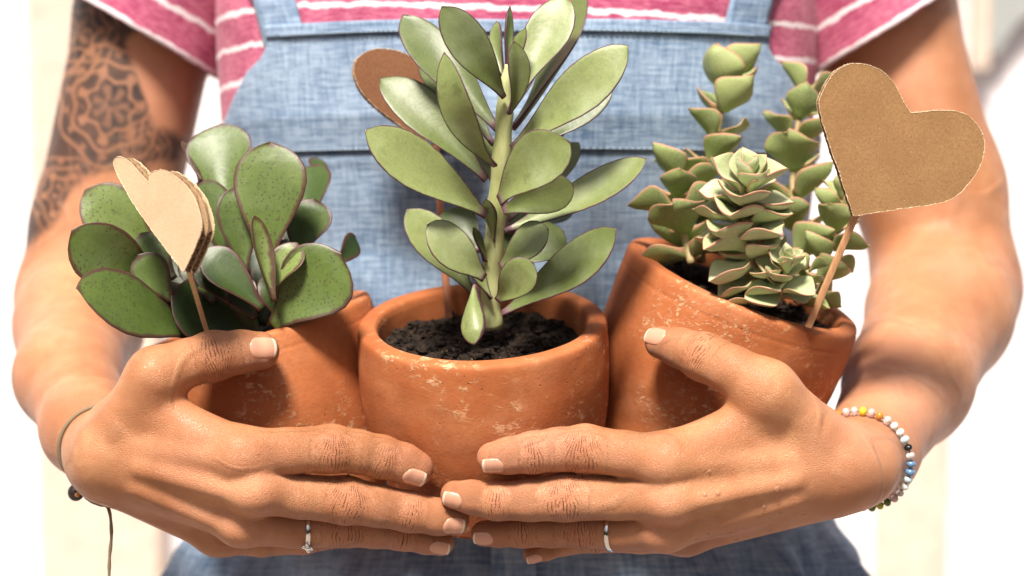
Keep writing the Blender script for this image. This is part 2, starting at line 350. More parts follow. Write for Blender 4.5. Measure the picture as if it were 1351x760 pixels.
def pxleaf(parent, mat, bx, by, bd, tx, ty, td, wpx, N=(0,-1,.35), shape='spoon', **kw):
    B, T = L(bx,by,bd), L(tx,ty,td); w = wpx*(bd+td)/2/F*(.96 if shape == 'spoon' else 1.06)
    rg = random.Random(int(bx*7+ty*13)); kw.setdefault('twist', rg.uniform(-.35,.35)); kw.setdefault('wob', rg.uniform(.008,.03)); kw.setdefault('bend', rg.uniform(-.03,.05))
    V, f, at = leaf_geo(B, T, N, w, shape, seed=bx, asym=rg.uniform(-.14,.14), sbend=rg.uniform(-.03,.03), **kw)
    return mesh('leaf', V, f, mat, parent, at)
def stem_mat(name, lo, hi):
    m = M(name); v = m.map(m.obj(), sc=(1,1,.3)); a = m.noise(v, 160, 4, .6)
    m.p(Base_Color=m.mix(m.lin(a,.3,.7), lo, hi), Roughness=.5, Normal=m.bump(a, .0008, .5), Subsurface_Weight=.1, Subsurface_Scale=.003); return m.m

# ---- centre: tall spoon-leaved succulent
pc = empty('potted_succulent', POT['c'][0]-POT['c'][1]*.096, 'tall succulent with pale spoon-shaped leaves on one thick stem in an upright clay pot', 'potted plant')
pot('c', pc, MAT['clay'][0]); soil('c', pc, .013, 1500)
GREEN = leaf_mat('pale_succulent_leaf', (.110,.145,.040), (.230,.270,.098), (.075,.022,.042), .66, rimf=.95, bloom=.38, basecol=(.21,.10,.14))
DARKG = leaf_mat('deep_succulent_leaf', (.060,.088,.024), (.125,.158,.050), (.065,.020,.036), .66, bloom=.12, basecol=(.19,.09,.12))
sp = spline([L(649,432,1.062), L(648,390,1.058), L(651,330,1.052), L(657,260,1.045), L(664,180,1.036), L(667,120,1.030), L(670,85,1.028)], 44)
rad = np.interp(np.linspace(0,1,44), [0,.2,.5,.75,.9,1], [.0052,.0048,.0047,.0040,.0026,.0014])*(1+.07*np.sin(np.linspace(0,44,44)))
V, f = tube(sp, rad, 18); st = mesh('stem', V, f, stem_mat('succulent_stem', (.34,.37,.13), (.52,.54,.27)), pc)
C_LEAVES = [ # bx by bd tx ty td w mat kw
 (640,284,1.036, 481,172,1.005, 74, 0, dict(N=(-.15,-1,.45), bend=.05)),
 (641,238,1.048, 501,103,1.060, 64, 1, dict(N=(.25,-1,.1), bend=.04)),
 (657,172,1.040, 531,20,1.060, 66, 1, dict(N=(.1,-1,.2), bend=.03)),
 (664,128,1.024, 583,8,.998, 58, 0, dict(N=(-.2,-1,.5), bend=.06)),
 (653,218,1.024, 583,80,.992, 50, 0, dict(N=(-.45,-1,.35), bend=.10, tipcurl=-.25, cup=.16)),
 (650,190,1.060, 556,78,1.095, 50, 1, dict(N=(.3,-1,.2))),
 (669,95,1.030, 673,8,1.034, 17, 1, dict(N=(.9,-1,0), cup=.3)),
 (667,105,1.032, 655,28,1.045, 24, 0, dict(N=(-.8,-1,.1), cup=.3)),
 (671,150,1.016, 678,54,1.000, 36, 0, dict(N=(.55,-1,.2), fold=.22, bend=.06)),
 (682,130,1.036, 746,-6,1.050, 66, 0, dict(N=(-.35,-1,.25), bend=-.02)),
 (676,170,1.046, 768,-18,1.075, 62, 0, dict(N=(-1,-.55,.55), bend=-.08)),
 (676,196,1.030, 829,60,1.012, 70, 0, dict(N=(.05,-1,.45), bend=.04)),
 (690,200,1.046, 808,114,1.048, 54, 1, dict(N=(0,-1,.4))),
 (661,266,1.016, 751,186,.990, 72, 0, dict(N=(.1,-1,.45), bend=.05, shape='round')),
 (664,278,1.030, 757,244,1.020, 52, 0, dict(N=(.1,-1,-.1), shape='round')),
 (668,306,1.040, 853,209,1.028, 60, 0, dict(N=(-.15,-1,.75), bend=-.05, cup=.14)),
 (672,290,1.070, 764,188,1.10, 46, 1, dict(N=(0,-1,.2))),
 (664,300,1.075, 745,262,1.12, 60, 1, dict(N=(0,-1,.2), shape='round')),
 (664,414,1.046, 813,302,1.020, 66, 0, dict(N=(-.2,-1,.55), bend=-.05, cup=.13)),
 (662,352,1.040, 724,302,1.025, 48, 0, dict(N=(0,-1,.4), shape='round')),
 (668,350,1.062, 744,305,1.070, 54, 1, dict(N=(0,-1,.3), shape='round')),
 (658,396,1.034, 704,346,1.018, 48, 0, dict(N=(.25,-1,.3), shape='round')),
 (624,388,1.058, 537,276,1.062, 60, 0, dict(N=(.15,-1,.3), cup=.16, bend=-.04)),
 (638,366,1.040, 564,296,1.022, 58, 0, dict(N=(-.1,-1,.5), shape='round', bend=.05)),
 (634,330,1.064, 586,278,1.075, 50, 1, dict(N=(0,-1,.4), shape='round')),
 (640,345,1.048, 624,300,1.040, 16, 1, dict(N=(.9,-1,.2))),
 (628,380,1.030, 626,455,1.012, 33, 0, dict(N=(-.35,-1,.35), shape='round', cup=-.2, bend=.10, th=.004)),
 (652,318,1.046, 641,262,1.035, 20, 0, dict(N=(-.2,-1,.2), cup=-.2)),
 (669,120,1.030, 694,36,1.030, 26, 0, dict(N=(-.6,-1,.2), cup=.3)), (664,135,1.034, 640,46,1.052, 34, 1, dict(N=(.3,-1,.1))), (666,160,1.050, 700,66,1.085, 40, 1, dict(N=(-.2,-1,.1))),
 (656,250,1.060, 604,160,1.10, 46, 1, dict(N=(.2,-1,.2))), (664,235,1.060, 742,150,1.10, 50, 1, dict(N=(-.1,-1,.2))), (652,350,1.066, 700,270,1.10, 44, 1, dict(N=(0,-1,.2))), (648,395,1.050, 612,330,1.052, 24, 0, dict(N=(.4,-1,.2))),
]
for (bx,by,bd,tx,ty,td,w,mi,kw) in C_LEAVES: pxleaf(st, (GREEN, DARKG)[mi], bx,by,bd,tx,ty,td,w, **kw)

# ---- left: low broad-leaved succulent
pl = empty('potted_succulent', POT['l'][0]-POT['l'][1]*.096, 'low succulent of broad dark-edged speckled leaves in a leaning clay pot beside the tattooed arm', 'potted plant')
pot('l', pl, MAT['clay'][1]); soil('l', pl, .010, 200)
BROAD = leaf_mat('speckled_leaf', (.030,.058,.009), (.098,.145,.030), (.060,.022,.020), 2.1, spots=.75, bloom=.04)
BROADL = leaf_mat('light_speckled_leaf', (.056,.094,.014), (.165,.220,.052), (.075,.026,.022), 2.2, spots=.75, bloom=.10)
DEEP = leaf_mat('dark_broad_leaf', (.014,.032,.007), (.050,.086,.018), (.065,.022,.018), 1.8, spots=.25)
sl = spline([L(330,440,1.085), L(322,415,1.078), L(312,385,1.07), L(306,350,1.066)], 14)
V, f = tube(sl, np.linspace(.006,.003,14), 14); stl = mesh('stem', V, f, stem_mat('broad_stem', (.12,.13,.05), (.22,.22,.10)), pl)
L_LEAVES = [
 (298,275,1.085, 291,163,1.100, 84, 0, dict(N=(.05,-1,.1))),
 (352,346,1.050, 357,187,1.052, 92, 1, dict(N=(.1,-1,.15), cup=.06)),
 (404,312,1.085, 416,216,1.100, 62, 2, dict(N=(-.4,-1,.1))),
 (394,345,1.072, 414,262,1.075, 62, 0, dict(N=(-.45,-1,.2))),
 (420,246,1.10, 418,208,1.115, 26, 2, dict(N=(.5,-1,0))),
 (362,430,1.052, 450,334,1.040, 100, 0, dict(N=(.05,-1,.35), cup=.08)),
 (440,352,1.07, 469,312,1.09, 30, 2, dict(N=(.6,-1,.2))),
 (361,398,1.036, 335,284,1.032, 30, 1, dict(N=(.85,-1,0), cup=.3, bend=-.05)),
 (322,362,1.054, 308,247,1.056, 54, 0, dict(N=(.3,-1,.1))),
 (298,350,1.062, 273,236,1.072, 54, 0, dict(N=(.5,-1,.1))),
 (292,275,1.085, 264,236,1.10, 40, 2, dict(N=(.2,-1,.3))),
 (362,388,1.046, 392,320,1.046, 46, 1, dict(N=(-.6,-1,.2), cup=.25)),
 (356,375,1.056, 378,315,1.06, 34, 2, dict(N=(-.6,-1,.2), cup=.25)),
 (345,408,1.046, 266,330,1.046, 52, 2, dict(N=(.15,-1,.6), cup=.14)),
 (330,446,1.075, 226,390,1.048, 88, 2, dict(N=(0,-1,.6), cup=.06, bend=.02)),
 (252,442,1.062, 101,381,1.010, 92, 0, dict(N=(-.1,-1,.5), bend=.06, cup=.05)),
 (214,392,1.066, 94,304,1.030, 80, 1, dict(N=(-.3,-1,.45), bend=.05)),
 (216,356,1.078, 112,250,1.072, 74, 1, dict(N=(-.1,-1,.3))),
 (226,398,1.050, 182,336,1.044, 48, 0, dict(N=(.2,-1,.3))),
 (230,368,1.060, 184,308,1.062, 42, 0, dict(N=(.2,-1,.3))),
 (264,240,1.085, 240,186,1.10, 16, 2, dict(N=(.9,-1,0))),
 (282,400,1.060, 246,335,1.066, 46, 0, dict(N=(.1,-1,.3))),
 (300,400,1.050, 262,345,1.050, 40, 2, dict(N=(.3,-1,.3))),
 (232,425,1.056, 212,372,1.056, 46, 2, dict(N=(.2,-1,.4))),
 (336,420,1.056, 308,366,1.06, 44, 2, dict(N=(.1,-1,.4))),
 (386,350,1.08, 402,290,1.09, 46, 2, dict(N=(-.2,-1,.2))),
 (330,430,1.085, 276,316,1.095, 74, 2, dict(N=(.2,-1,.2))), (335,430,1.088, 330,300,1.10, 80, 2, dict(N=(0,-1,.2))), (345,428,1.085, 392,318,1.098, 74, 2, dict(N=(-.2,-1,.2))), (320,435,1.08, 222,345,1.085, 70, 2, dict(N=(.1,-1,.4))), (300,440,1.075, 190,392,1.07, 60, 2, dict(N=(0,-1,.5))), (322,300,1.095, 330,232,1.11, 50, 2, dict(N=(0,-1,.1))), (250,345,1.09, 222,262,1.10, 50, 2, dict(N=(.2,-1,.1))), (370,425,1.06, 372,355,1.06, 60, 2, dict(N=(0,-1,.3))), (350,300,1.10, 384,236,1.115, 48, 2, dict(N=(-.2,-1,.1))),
]
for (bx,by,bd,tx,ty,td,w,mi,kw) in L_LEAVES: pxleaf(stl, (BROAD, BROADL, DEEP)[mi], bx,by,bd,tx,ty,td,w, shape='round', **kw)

# ---- right: stacked-leaf succulent
pr = empty('potted_succulent', POT['r'][0]-POT['r'][1]*.096, 'bushy succulent of stacked pointed leaves in a leaning clay pot near the beaded wrist', 'potted plant')
pot('r', pr, MAT['clay'][2]); soil('r', pr, .009, 700)
STACK = leaf_mat('stacked_leaf', (.185,.235,.062), (.360,.420,.150), (.44,.19,.13), .34, bloom=.45, rimf=.8)
STACKP = leaf_mat('pale_stacked_leaf', (.34,.39,.17), (.60,.63,.38), (.47,.20,.14), .36, bloom=.6, rimf=.85)
stem_r = stem_mat('stacked_stem', (.28,.17,.08), (.40,.34,.15))
proto = []
for k in range(6):
    V, f, at = leaf_geo((0,0,0), (0,1,0), (0,0,1), [1.0,1.08,.92,1.15,1.0,.9][k], 'ovate', th=[.13,.12,.14,.12,.13,.13][k], bend=[-.08,-.05,-.10,-.04,-.12,.02][k], cup=[.14,.10,.18,.08,.2,.16][k], fold=[.12,.18,.08,.14,.1,.16][k], wob=[.03,.06,.02,.07,.04,.03][k], seed=k*2.1, nu=18, nv=9)
    me = bpy.data.meshes.new('leaf'); me.from_pydata(V.tolist(), [], f)
    at['e'] = at['e']*.018
    for n_, a_ in at.items(): me.attributes.new(n_, 'FLOAT', 'POINT').data.foreach_set('value', np.asarray(a_, np.float32))
    me.polygons.foreach_set('use_smooth', [True]*len(me.polygons)); me.update(); proto.append(me)
protoP = [m_.copy() for m_ in proto]
for m_ in proto: m_.materials.append(STACK)
for m_ in protoP: m_.materials.append(STACKP)
def column(pts, n, len0, len1, el0, el1, tw, pale=False, r=.0018, phi0=0., open_top=True):
    P = spline([L(*p) for p in pts], 30); V, f = tube(P, np.linspace(r, r*.6, 30), 10); s = mesh('stem', V, f, stem_r, pr)
    T, N, Bn = frames(P); org = origin(s)
    for i in range(n):
        t = (i+.5)/n*29; k = int(t); p = P[k]+(P[min(k+1,29)]-P[k])*(t-k)
        fr = i/(n-1); ln = (len0+(len1-len0)*fr)*random.uniform(.85,1.2)*1.16/F; el = R(el0+(el1-el0)*fr)
        for sd in (0, 1):
            ph = phi0+i*math.pi/2+sd*math.pi+random.uniform(-.22,.22)+tw*i; rd = math.cos(ph)*N[k]+math.sin(ph)*Bn[k]; e = el+random.uniform(-.16,.16)
            d = math.cos(e)*rd+math.sin(e)*T[k]; nn = -math.sin(e)*rd+math.cos(e)*T[k]; sdv = np.cross(d, nn)
            o = bpy.data.objects.new('leaf', random.choice(protoP if pale else proto)); COL.objects.link(o); o.parent = s
            wsc = ln*random.uniform(.92,1.1)
            Mx = np.column_stack([ROT@sdv*wsc, ROT@d*ln, ROT@nn*ln]); loc = W(p+rd*r*.6)-org
            o.matrix_basis = Matrix([[*Mx[0],loc[0]],[*Mx[1],loc[1]],[*Mx[2],loc[2]],[0,0,0,1]])
    return s
column([(1004,398,1.056),(992,350,1.050),(980,300,1.046),(984,252,1.040)], 13, 54, 62, 6, 14, .10, True, .0026, .5)
column([(984,256,1.040),(987,238,1.036),(989,226,1.034)], 4, 48, 22, 35, 70, .3, True, .0016, .3)
column([(1026,396,1.050),(1034,372,1.042),(1036,352,1.038)], 4, 40, 30, 15, 45, .2, True, .0018, .9)
column([(1036,354,1.038),(1037,346,1.036),(1038,340,1.034)], 3, 26, 14, 45, 72, .3, True, .0014, .2)
column([(925,345,1.09),(930,270,1.10),(940,200,1.105),(955,130,1.11),(962,92,1.115)], 8, 66, 54, 12, 48, .12, False, .0022, .35)
column([(912,348,1.075),(900,300,1.08),(893,262,1.085),(900,225,1.09)], 5, 62, 56, 5, 30, .2, False, .002, .0)
column([(1040,392,1.085),(1052,320,1.10),(1046,240,1.11),(1052,170,1.115),(1066,112,1.12)], 8, 60, 56, 12, 50, .14, False, .0022, .8)
column([(1066,402,1.075),(1088,350,1.085),(1104,300,1.09),(1112,250,1.095)], 7, 42, 42, 5, 35, .25, False, .0015, .4)
column([(1050,400,1.060),(1062,372,1.058),(1066,348,1.062)], 3, 40, 28, 10, 40, .2, False, .0015, .1)

# ------------------------------------------------------------------ cardboard hearts
def smooth_poly(P, tip, notch, per=7):
    # closed spline through the points, sharp at the tip and the notch
    P = np.array(P, float); n = len(P); out = []
    for seg in ((tip, notch), (notch, tip+n)):
        idx = [i % n for i in range(seg[0], seg[1]+1)]
        out.append(spline(P[idx], (len(idx)-1)*per)[:-1])
    return np.vstack(out)
def heart(name, outline, plane_d, Nrm, thick, layers, face_m, label, grp_pick, pick_m, pick_w, centre, flat=False, rough=.0):
    """outline in photo pixels on a plane through `centre` with normal Nrm; liners and flutes stacked along the normal"""
    N = nrm(Nrm); c = L(*centre)
    def onplane(q):
        d = L(q[0], q[1], 1.); t = (c@N)/(d@N); return d*t
    P3 = np.array([onplane(q) for q in outline]); up = nrm(np.array([0,0,1])-N*N[2]);
    rt = np.cross(N, up); P2 = np.c_[(P3-c)@rt, (P3-c)@up]
    jag = RNG.normal(0, rough, len(P2)); ctr = P2.mean(0); P2 = P2+(P2-ctr)/np.linalg.norm(P2-ctr, axis=1)[:,None]*jag[:,None]
    root = empty(name, L(*grp_pick[1]), label, 'cardboard heart', 'cardboard hearts on picks')
    def to3(xy, h): return c+rt*xy[...,0:1]+up*xy[...,1:2]-N*h
    def slab(nm, h0, h1, mat, grow=0.):
        Q = ctr+(P2-ctr)*(1+grow); m_ = len(Q); V = np.vstack([to3(Q, h0), to3(Q, h1)])
        bm = bmesh.new(); vs = [bm.verts.new(W(v)-origin(root)) for v in V]; bm.faces.new(vs[:m_]); bm.faces.new(vs[m_:][::-1])
        for i in range(m_): bm.faces.new((vs[i], vs[m_+i], vs[m_+(i+1)%m_], vs[(i+1)%m_]))
        bmesh.ops.recalc_face_normals(bm, faces=bm.faces); bmesh.ops.triangulate(bm, faces=[f_ for f_ in bm.faces if len(f_.verts) > 4])
        me = bpy.data.meshes.new(nm); bm.to_mesh(me); bm.free(); me.materials.append(mat)
        o = bpy.data.objects.new(nm, me); COL.objects.link(o); o.parent = root; return o
    lt = .00045; gap = (thick-lt*(layers+1))/layers; h = 0
    slab('front_liner', 0, lt, face_m)
    for k in range(layers):
        h0 = lt+k*(gap+lt); wl_ = .0042; dirf = R(62)         # flutes run along dirf in the plane
        fx = np.array([math.cos(dirf), math.sin(dirf)]); fy = np.array([-fx[1], fx[0]])
        q = np.c_[(P2-ctr)@fy, (P2-ctr)@fx]; lo, hi = q[:,0].min(), q[:,0].max(); xs = np.arange(lo+.0006, hi-.0006, wl_/6); Vs, Fs = [], []
        prev = None
        for x in xs:
            cr = []
            for i in range(len(q)):
                a, b = q[i], q[(i+1)%len(q)]
                if (a[0]-x)*(b[0]-x) < 0: cr.append(a[1]+(b[1]-a[1])*(x-a[0])/(b[0]-a[0]))
            cr.sort(); iv = [(cr[j], cr[j+1]) for j in range(0, len(cr)-1, 2)]
            hh = h0+gap*(.5+.47*math.sin(2*math.pi*x/wl_+k*1.4)); cur = []
            for (a, b) in iv:
                i0 = len(Vs); Vs += [to3(ctr+fy*x+fx*a, hh), to3(ctr+fy*x+fx*b, hh)]; cur.append((i0, a, b))
            if prev:
                for (i0,a0,b0) in prev:
                    for (i1,a1,b1) in cur:
                        if min(b0,b1)-max(a0,a1) > .4*min(b0-a0, b1-a1): Fs.append([i0,i0+1,i1+1,i1])
            prev = cur
        o = mesh('fluting', np.array(Vs), Fs, MAT['fluteshade'], root); sd = o.modifiers.new('s','SOLIDIFY'); sd.thickness = .0003; sd.offset = 0
        slab('back_liner' if k == layers-1 else 'middle_liner', h0+gap, h0+gap+lt, face_m if k == layers-1 else MAT['flute'])
    for hh_ in (0., thick):
        ed = to3(P2, hh_); ed = np.vstack([ed, ed[:1]]); ed = np.vstack([ed[:-1]+(ed[1:]-ed[:-1])*q_ for q_ in (0,.34,.67)]).reshape(3,-1,3).transpose(1,0,2).reshape(-1,3)
        ed = ed+RNG.normal(0, .00008, ed.shape); vt_, ft_ = tube(ed, .00010+.00028*RNG.random(len(ed))**3, 5); mesh('torn_edge', vt_, ft_, MAT['torn'], root)
    a, b = L(*grp_pick[0]), L(*grp_pick[1]); D = nrm(b-a); s_ = nrm(np.cross(D, N)); hw, ht = pick_w/2, pick_w*.38
    n = 24; V = []; ang = np.linspace(0, 2*np.pi, 12, endpoint=False)
    Pp = np.linspace(a, b, n)
    V = (Pp[:,None]+(hw*np.sign(np.cos(ang))*np.abs(np.cos(ang))**.55)[None,:,None]*s_+(ht*np.sign(np.sin(ang))*np.abs(np.sin(ang))**.55)[None,:,None]*N).reshape(-1,3)
    mesh('pick', V, grid_faces(n, 12, True).tolist()+[list(range(12))[::-1], [(n-1)*12+k for k in range(12)]], pick_m, root, smooth=False)
    return root
o1 = [(1126,285),(1118,261),(1101,211),(1087,167),(1081,139),(1086,120),(1101,96),(1120,85),(1143,85),(1165,95),(1181,112),(1192,134),(1202,149),(1213,148),(1242,146),(1270,149),(1289,164),(1298,184),(1296,211),(1281,239),(1253,264),(1209,273),(1165,279)]
heart('cardboard_heart', smooth_poly(o1, 0, 12), 1.03, (.16,-1,-.08), .0036, 1, MAT['kraft'], 'large brown kraft cardboard heart on a wooden pick in the stacked-leaf succulent', ((1140,258,1.024+.004),(1066,432,1.045)), MAT['pick'], .0034, (1190,190,1.020), rough=.00012)
o2z = [(385,490),(310,392),(240,292),(198,218),(180,178),(180,160),(190,150),(208,153),(232,172),(262,205),(283,226),(289,198),(318,188),(350,200),(385,228),(415,268),(433,318),(438,362),(425,402),(405,448)]
o2 = [(70+x/2.236, 140+y/2.236) for x, y in o2z]
heart('cardboard_heart', smooth_poly(o2, 0, 10), 1.0, (-.76,-.64,.10), .0066, 2, MAT['pale'], 'pale double-walled cardboard heart turned sideways on a pick above the broad speckled leaves', ((240,328,1.0085),(279,458,1.060)), MAT['palepick'], .0036, (214,255,1.002), rough=.0001)
o3 = [(556,186),(520,160),(492,138),(474,116),(467,94),(471,78),(484,68),(502,64),(524,67),(545,76),(562,90),(576,96),(592,92),(612,98),(628,116),(630,140),(618,165),(590,180)]
heart('cardboard_heart', smooth_poly(o3, 0, 11), 1.11, (.30,-1,.05), .0040, 1, MAT['brown'], 'dark brown cardboard heart half hidden behind the tall spoon-leaved succulent', ((573,170,1.114),(592,420,1.092)), MAT['redpick'], .0036, (550,120,1.108), rough=.00012)

# ------------------------------------------------------------------ person: body surface from a signed distance field
def smin(a, b, k):
    h = np.clip(.5+.5*(b-a)/k, 0, 1); return b+(a-b)*h-k*h*(1-h)
class Cone:
    def __init__(s, a, b, ra, rb, n=None, f=1.):
        s.a, s.b, s.ra, s.rb = np.asarray(a,float), np.asarray(b,float), ra, rb; s.ab = s.b-s.a; s.l2 = max(s.ab@s.ab, 1e-12)
        s.n = None if n is None else nrm(n); s.f = f
    def __call__(s, p):
        q = p-s.a; t = np.clip(q@s.ab/s.l2, 0, 1); q = q-t[:,None]*s.ab; r = s.ra+(s.rb-s.ra)*t
        if s.n is not None:
            q = q+np.outer(q@s.n, s.n)*(1/s.f-1); return (np.sqrt((q*q).sum(1))-r)*s.f
        return np.sqrt((q*q).sum(1))-r
def C(p0, p1, n=None, f=1.):      # cone between two (px, py, depth, radius px) points
    return Cone(L(*p0[:3]), L(*p1[:3]), p0[3]*p0[2]/F, p1[3]*p1[2]/F, n, f)
def chain(pts): return [C(a, b) for a, b in zip(pts[:-1], pts[1:])]
HANDS = {}
HANDS['r'] = dict(                                   # the person's right hand, thumb on the leaning pot
  arm=[C((140,600,1.042,46),(118,566,1.085,58)), C((118,566,1.085,58),(90,497,1.15,66)), C((90,497,1.15,66),(104,430,1.215,80)), C((104,430,1.215,80),(112,395,1.25,88)),
       C((112,395,1.25,86),(136,300,1.265,90)), C((136,300,1.265,90),(196,20,1.262,92)), C((196,20,1.262,92),(262,-250,1.26,112))],
  palm=[C((150,566,1.026,38),(318,598,1.004,32)), C((146,588,1.024,42),(335,643,1.006,33)), C((146,608,1.028,44),(320,686,1.020,31)), C((150,622,1.038,44),(288,703,1.040,28)),
        C((142,598,1.040,50),(150,600,1.030,46)), C((168,548,1.018,36),(205,496,1.008,33)), C((206,540,1.014,30),(296,588,1.008,27)), C((230,620,1.03,36),(300,640,1.024,34))],
  fingers=dict(
    thumb=[(205,494,1.012,34),(246,479,1.018,31),(281,470,1.024,33.5),(318,464,1.027,28),(343,463,1.030,25.5)],
    index=[(318,597,1.003,33),(380,595,1.008,30),(437,592,1.013,32),(472,596,1.017,28.5),(503,603,1.021,28.5),(532,611,1.024,26),(548,618,1.025,24)],
    middle=[(335,645,1.006,33),(395,655,1.014,29),(456,660,1.020,32),(498,667,1.024,28),(540,675,1.028,27),(578,682,1.030,24),(598,685,1.031,21)],
    ring=[(318,688,1.020,31),(390,697,1.030,26),(456,696,1.034,26),(495,700,1.038,23),(530,704,1.041,22),(562,711,1.042,19.5),(582,716,1.042,17.5)],
    pinky=[(286,704,1.040,28),(345,712,1.048,22),(400,711,1.054,20),(450,706,1.064,16),(490,704,1.07,14)]))
HANDS['l'] = dict(                                   # the person's left hand, beaded wrist
  arm=[C((1128,612,1.042,48),(1146,596,1.075,60)), C((1146,596,1.075,60),(1198,505,1.145,80)), C((1198,505,1.145,80),(1240,412,1.22,92)), C((1240,412,1.22,92),(1248,378,1.25,92)),
       C((1250,380,1.25,95),(1226,250,1.262,95)), C((1226,250,1.262,95),(1164,20,1.26,92)), C((1164,20,1.26,92),(1092,-250,1.26,112))],
  palm=[C((1088,584,1.028,40),(880,605,1.004,33)), C((1092,604,1.026,46),(885,655,1.006,33)), C((1092,622,1.030,50),(878,694,1.019,31)), C((1086,634,1.038,52),(905,704,1.040,27)),
        C((1128,614,1.042,52),(1110,614,1.032,50)), C((1066,566,1.020,40),(1012,516,1.008,36)), C((1000,550,1.014,32),(906,594,1.008,28)), C((990,630,1.03,38),(910,650,1.024,35))],
  fingers=dict(
    thumb=[(1012,515,1.008,37),(968,489,1.012,32),(929,471,1.022,32.5),(897,459,1.032,26),(872,452,1.039,21.5)],
    index=[(880,606,1.003,33),(825,599,1.010,30),(772,592,1.016,32),(736,593,1.016,28.5),(703,597,1.016,27.5),(672,601,1.015,24),(650,604,1.015,21)],
    middle=[(885,655,1.006,33),(815,657,1.016,29),(746,656,1.021,32),(700,660,1.021,27.5),(655,661,1.021,25.5),(622,656,1.022,22),(600,653,1.0225,19)],
    ring=[(878,694,1.019,31),(820,700,1.028,25.5),(768,697,1.034,26),(728,700,1.035,22),(690,702,1.035,20.5),(658,703,1.036,18.5),(638,704,1.036,17)],
    pinky=[(905,704,1.040,27),(845,709,1.048,21),(785,710,1.052,19),(742,717,1.050,16),(720,725,1.048,14),(702,732,1.047,12)]))
DORSAL = {('r','thumb'):(.02,-1,.20), ('r','index'):(-.15,-.9,-.45), ('r','middle'):(-.1,-.93,-.36), ('r','ring'):(-.1,-.93,-.36), ('r','pinky'):(0,-.8,-.5),
          ('l','thumb'):(-.05,-1,.35), ('l','index'):(.12,-.84,-.52), ('l','middle'):(.1,-.93,-.36), ('l','ring'):(.1,-.93,-.36), ('l','pinky'):(.1,-.85,-.5)}
for sd_, hd in HANDS.items():
    dn_h = nrm((-.05 if sd_ == 'r' else .05, -.92, -.38)); hd['ten'] = []
    for nm_, ip in (('index',0),('middle',1),('ring',2)):
        pr_ = hd['palm'][ip]; m0 = pr_.a+(pr_.b-pr_.a)*.25
        hd['ten'].append(Cone(m0+dn_h*(pr_.ra*.80), pr_.b+dn_h*(pr_.rb*.84), .0026, .0030))
        hd['ten'].append(Cone(pr_.b+dn_h*(pr_.rb*.42), pr_.b+(pr_.b-pr_.a)*.03+dn_h*(pr_.rb*.42), pr_.rb*.74, pr_.rb*.70))
    hd['fc'] = {k:chain(v) for k, v in hd['fingers'].items()}
def hand_sdf(hd, p, sel=None):
    """sel: centre, radius -> skip primitives that cannot touch this block"""
    def fold(lst, k, d=None):
        for c_ in lst:
            if sel is not None and c_(sel[0][None])[0]-sel[1] > .034: continue
            v = c_(p); d = v if d is None else smin(d, v, k)
        return d
    far = np.full(len(p), .05)
    arm = fold(hd['arm'][:4], .012); up = fold(hd['arm'][4:], .012)
    if up is not None: arm = up if arm is None else smin(arm, up, .010)
    pal = fold(hd['palm'], .0075)
    tn = fold(hd['ten'], .003)
    if tn is not None and pal is not None: pal = smin(pal, tn, .0055)
    base = arm if pal is None else (pal if arm is None else smin(arm, pal, .014))
    if base is None: base = far
    tot = base
    for nm, fc in hd['fc'].items():
        fd = fold(fc, .0022)
        if fd is None: continue
        tot = np.minimum(tot, smin(base, fd, .009 if nm == 'thumb' else .006))
    return tot
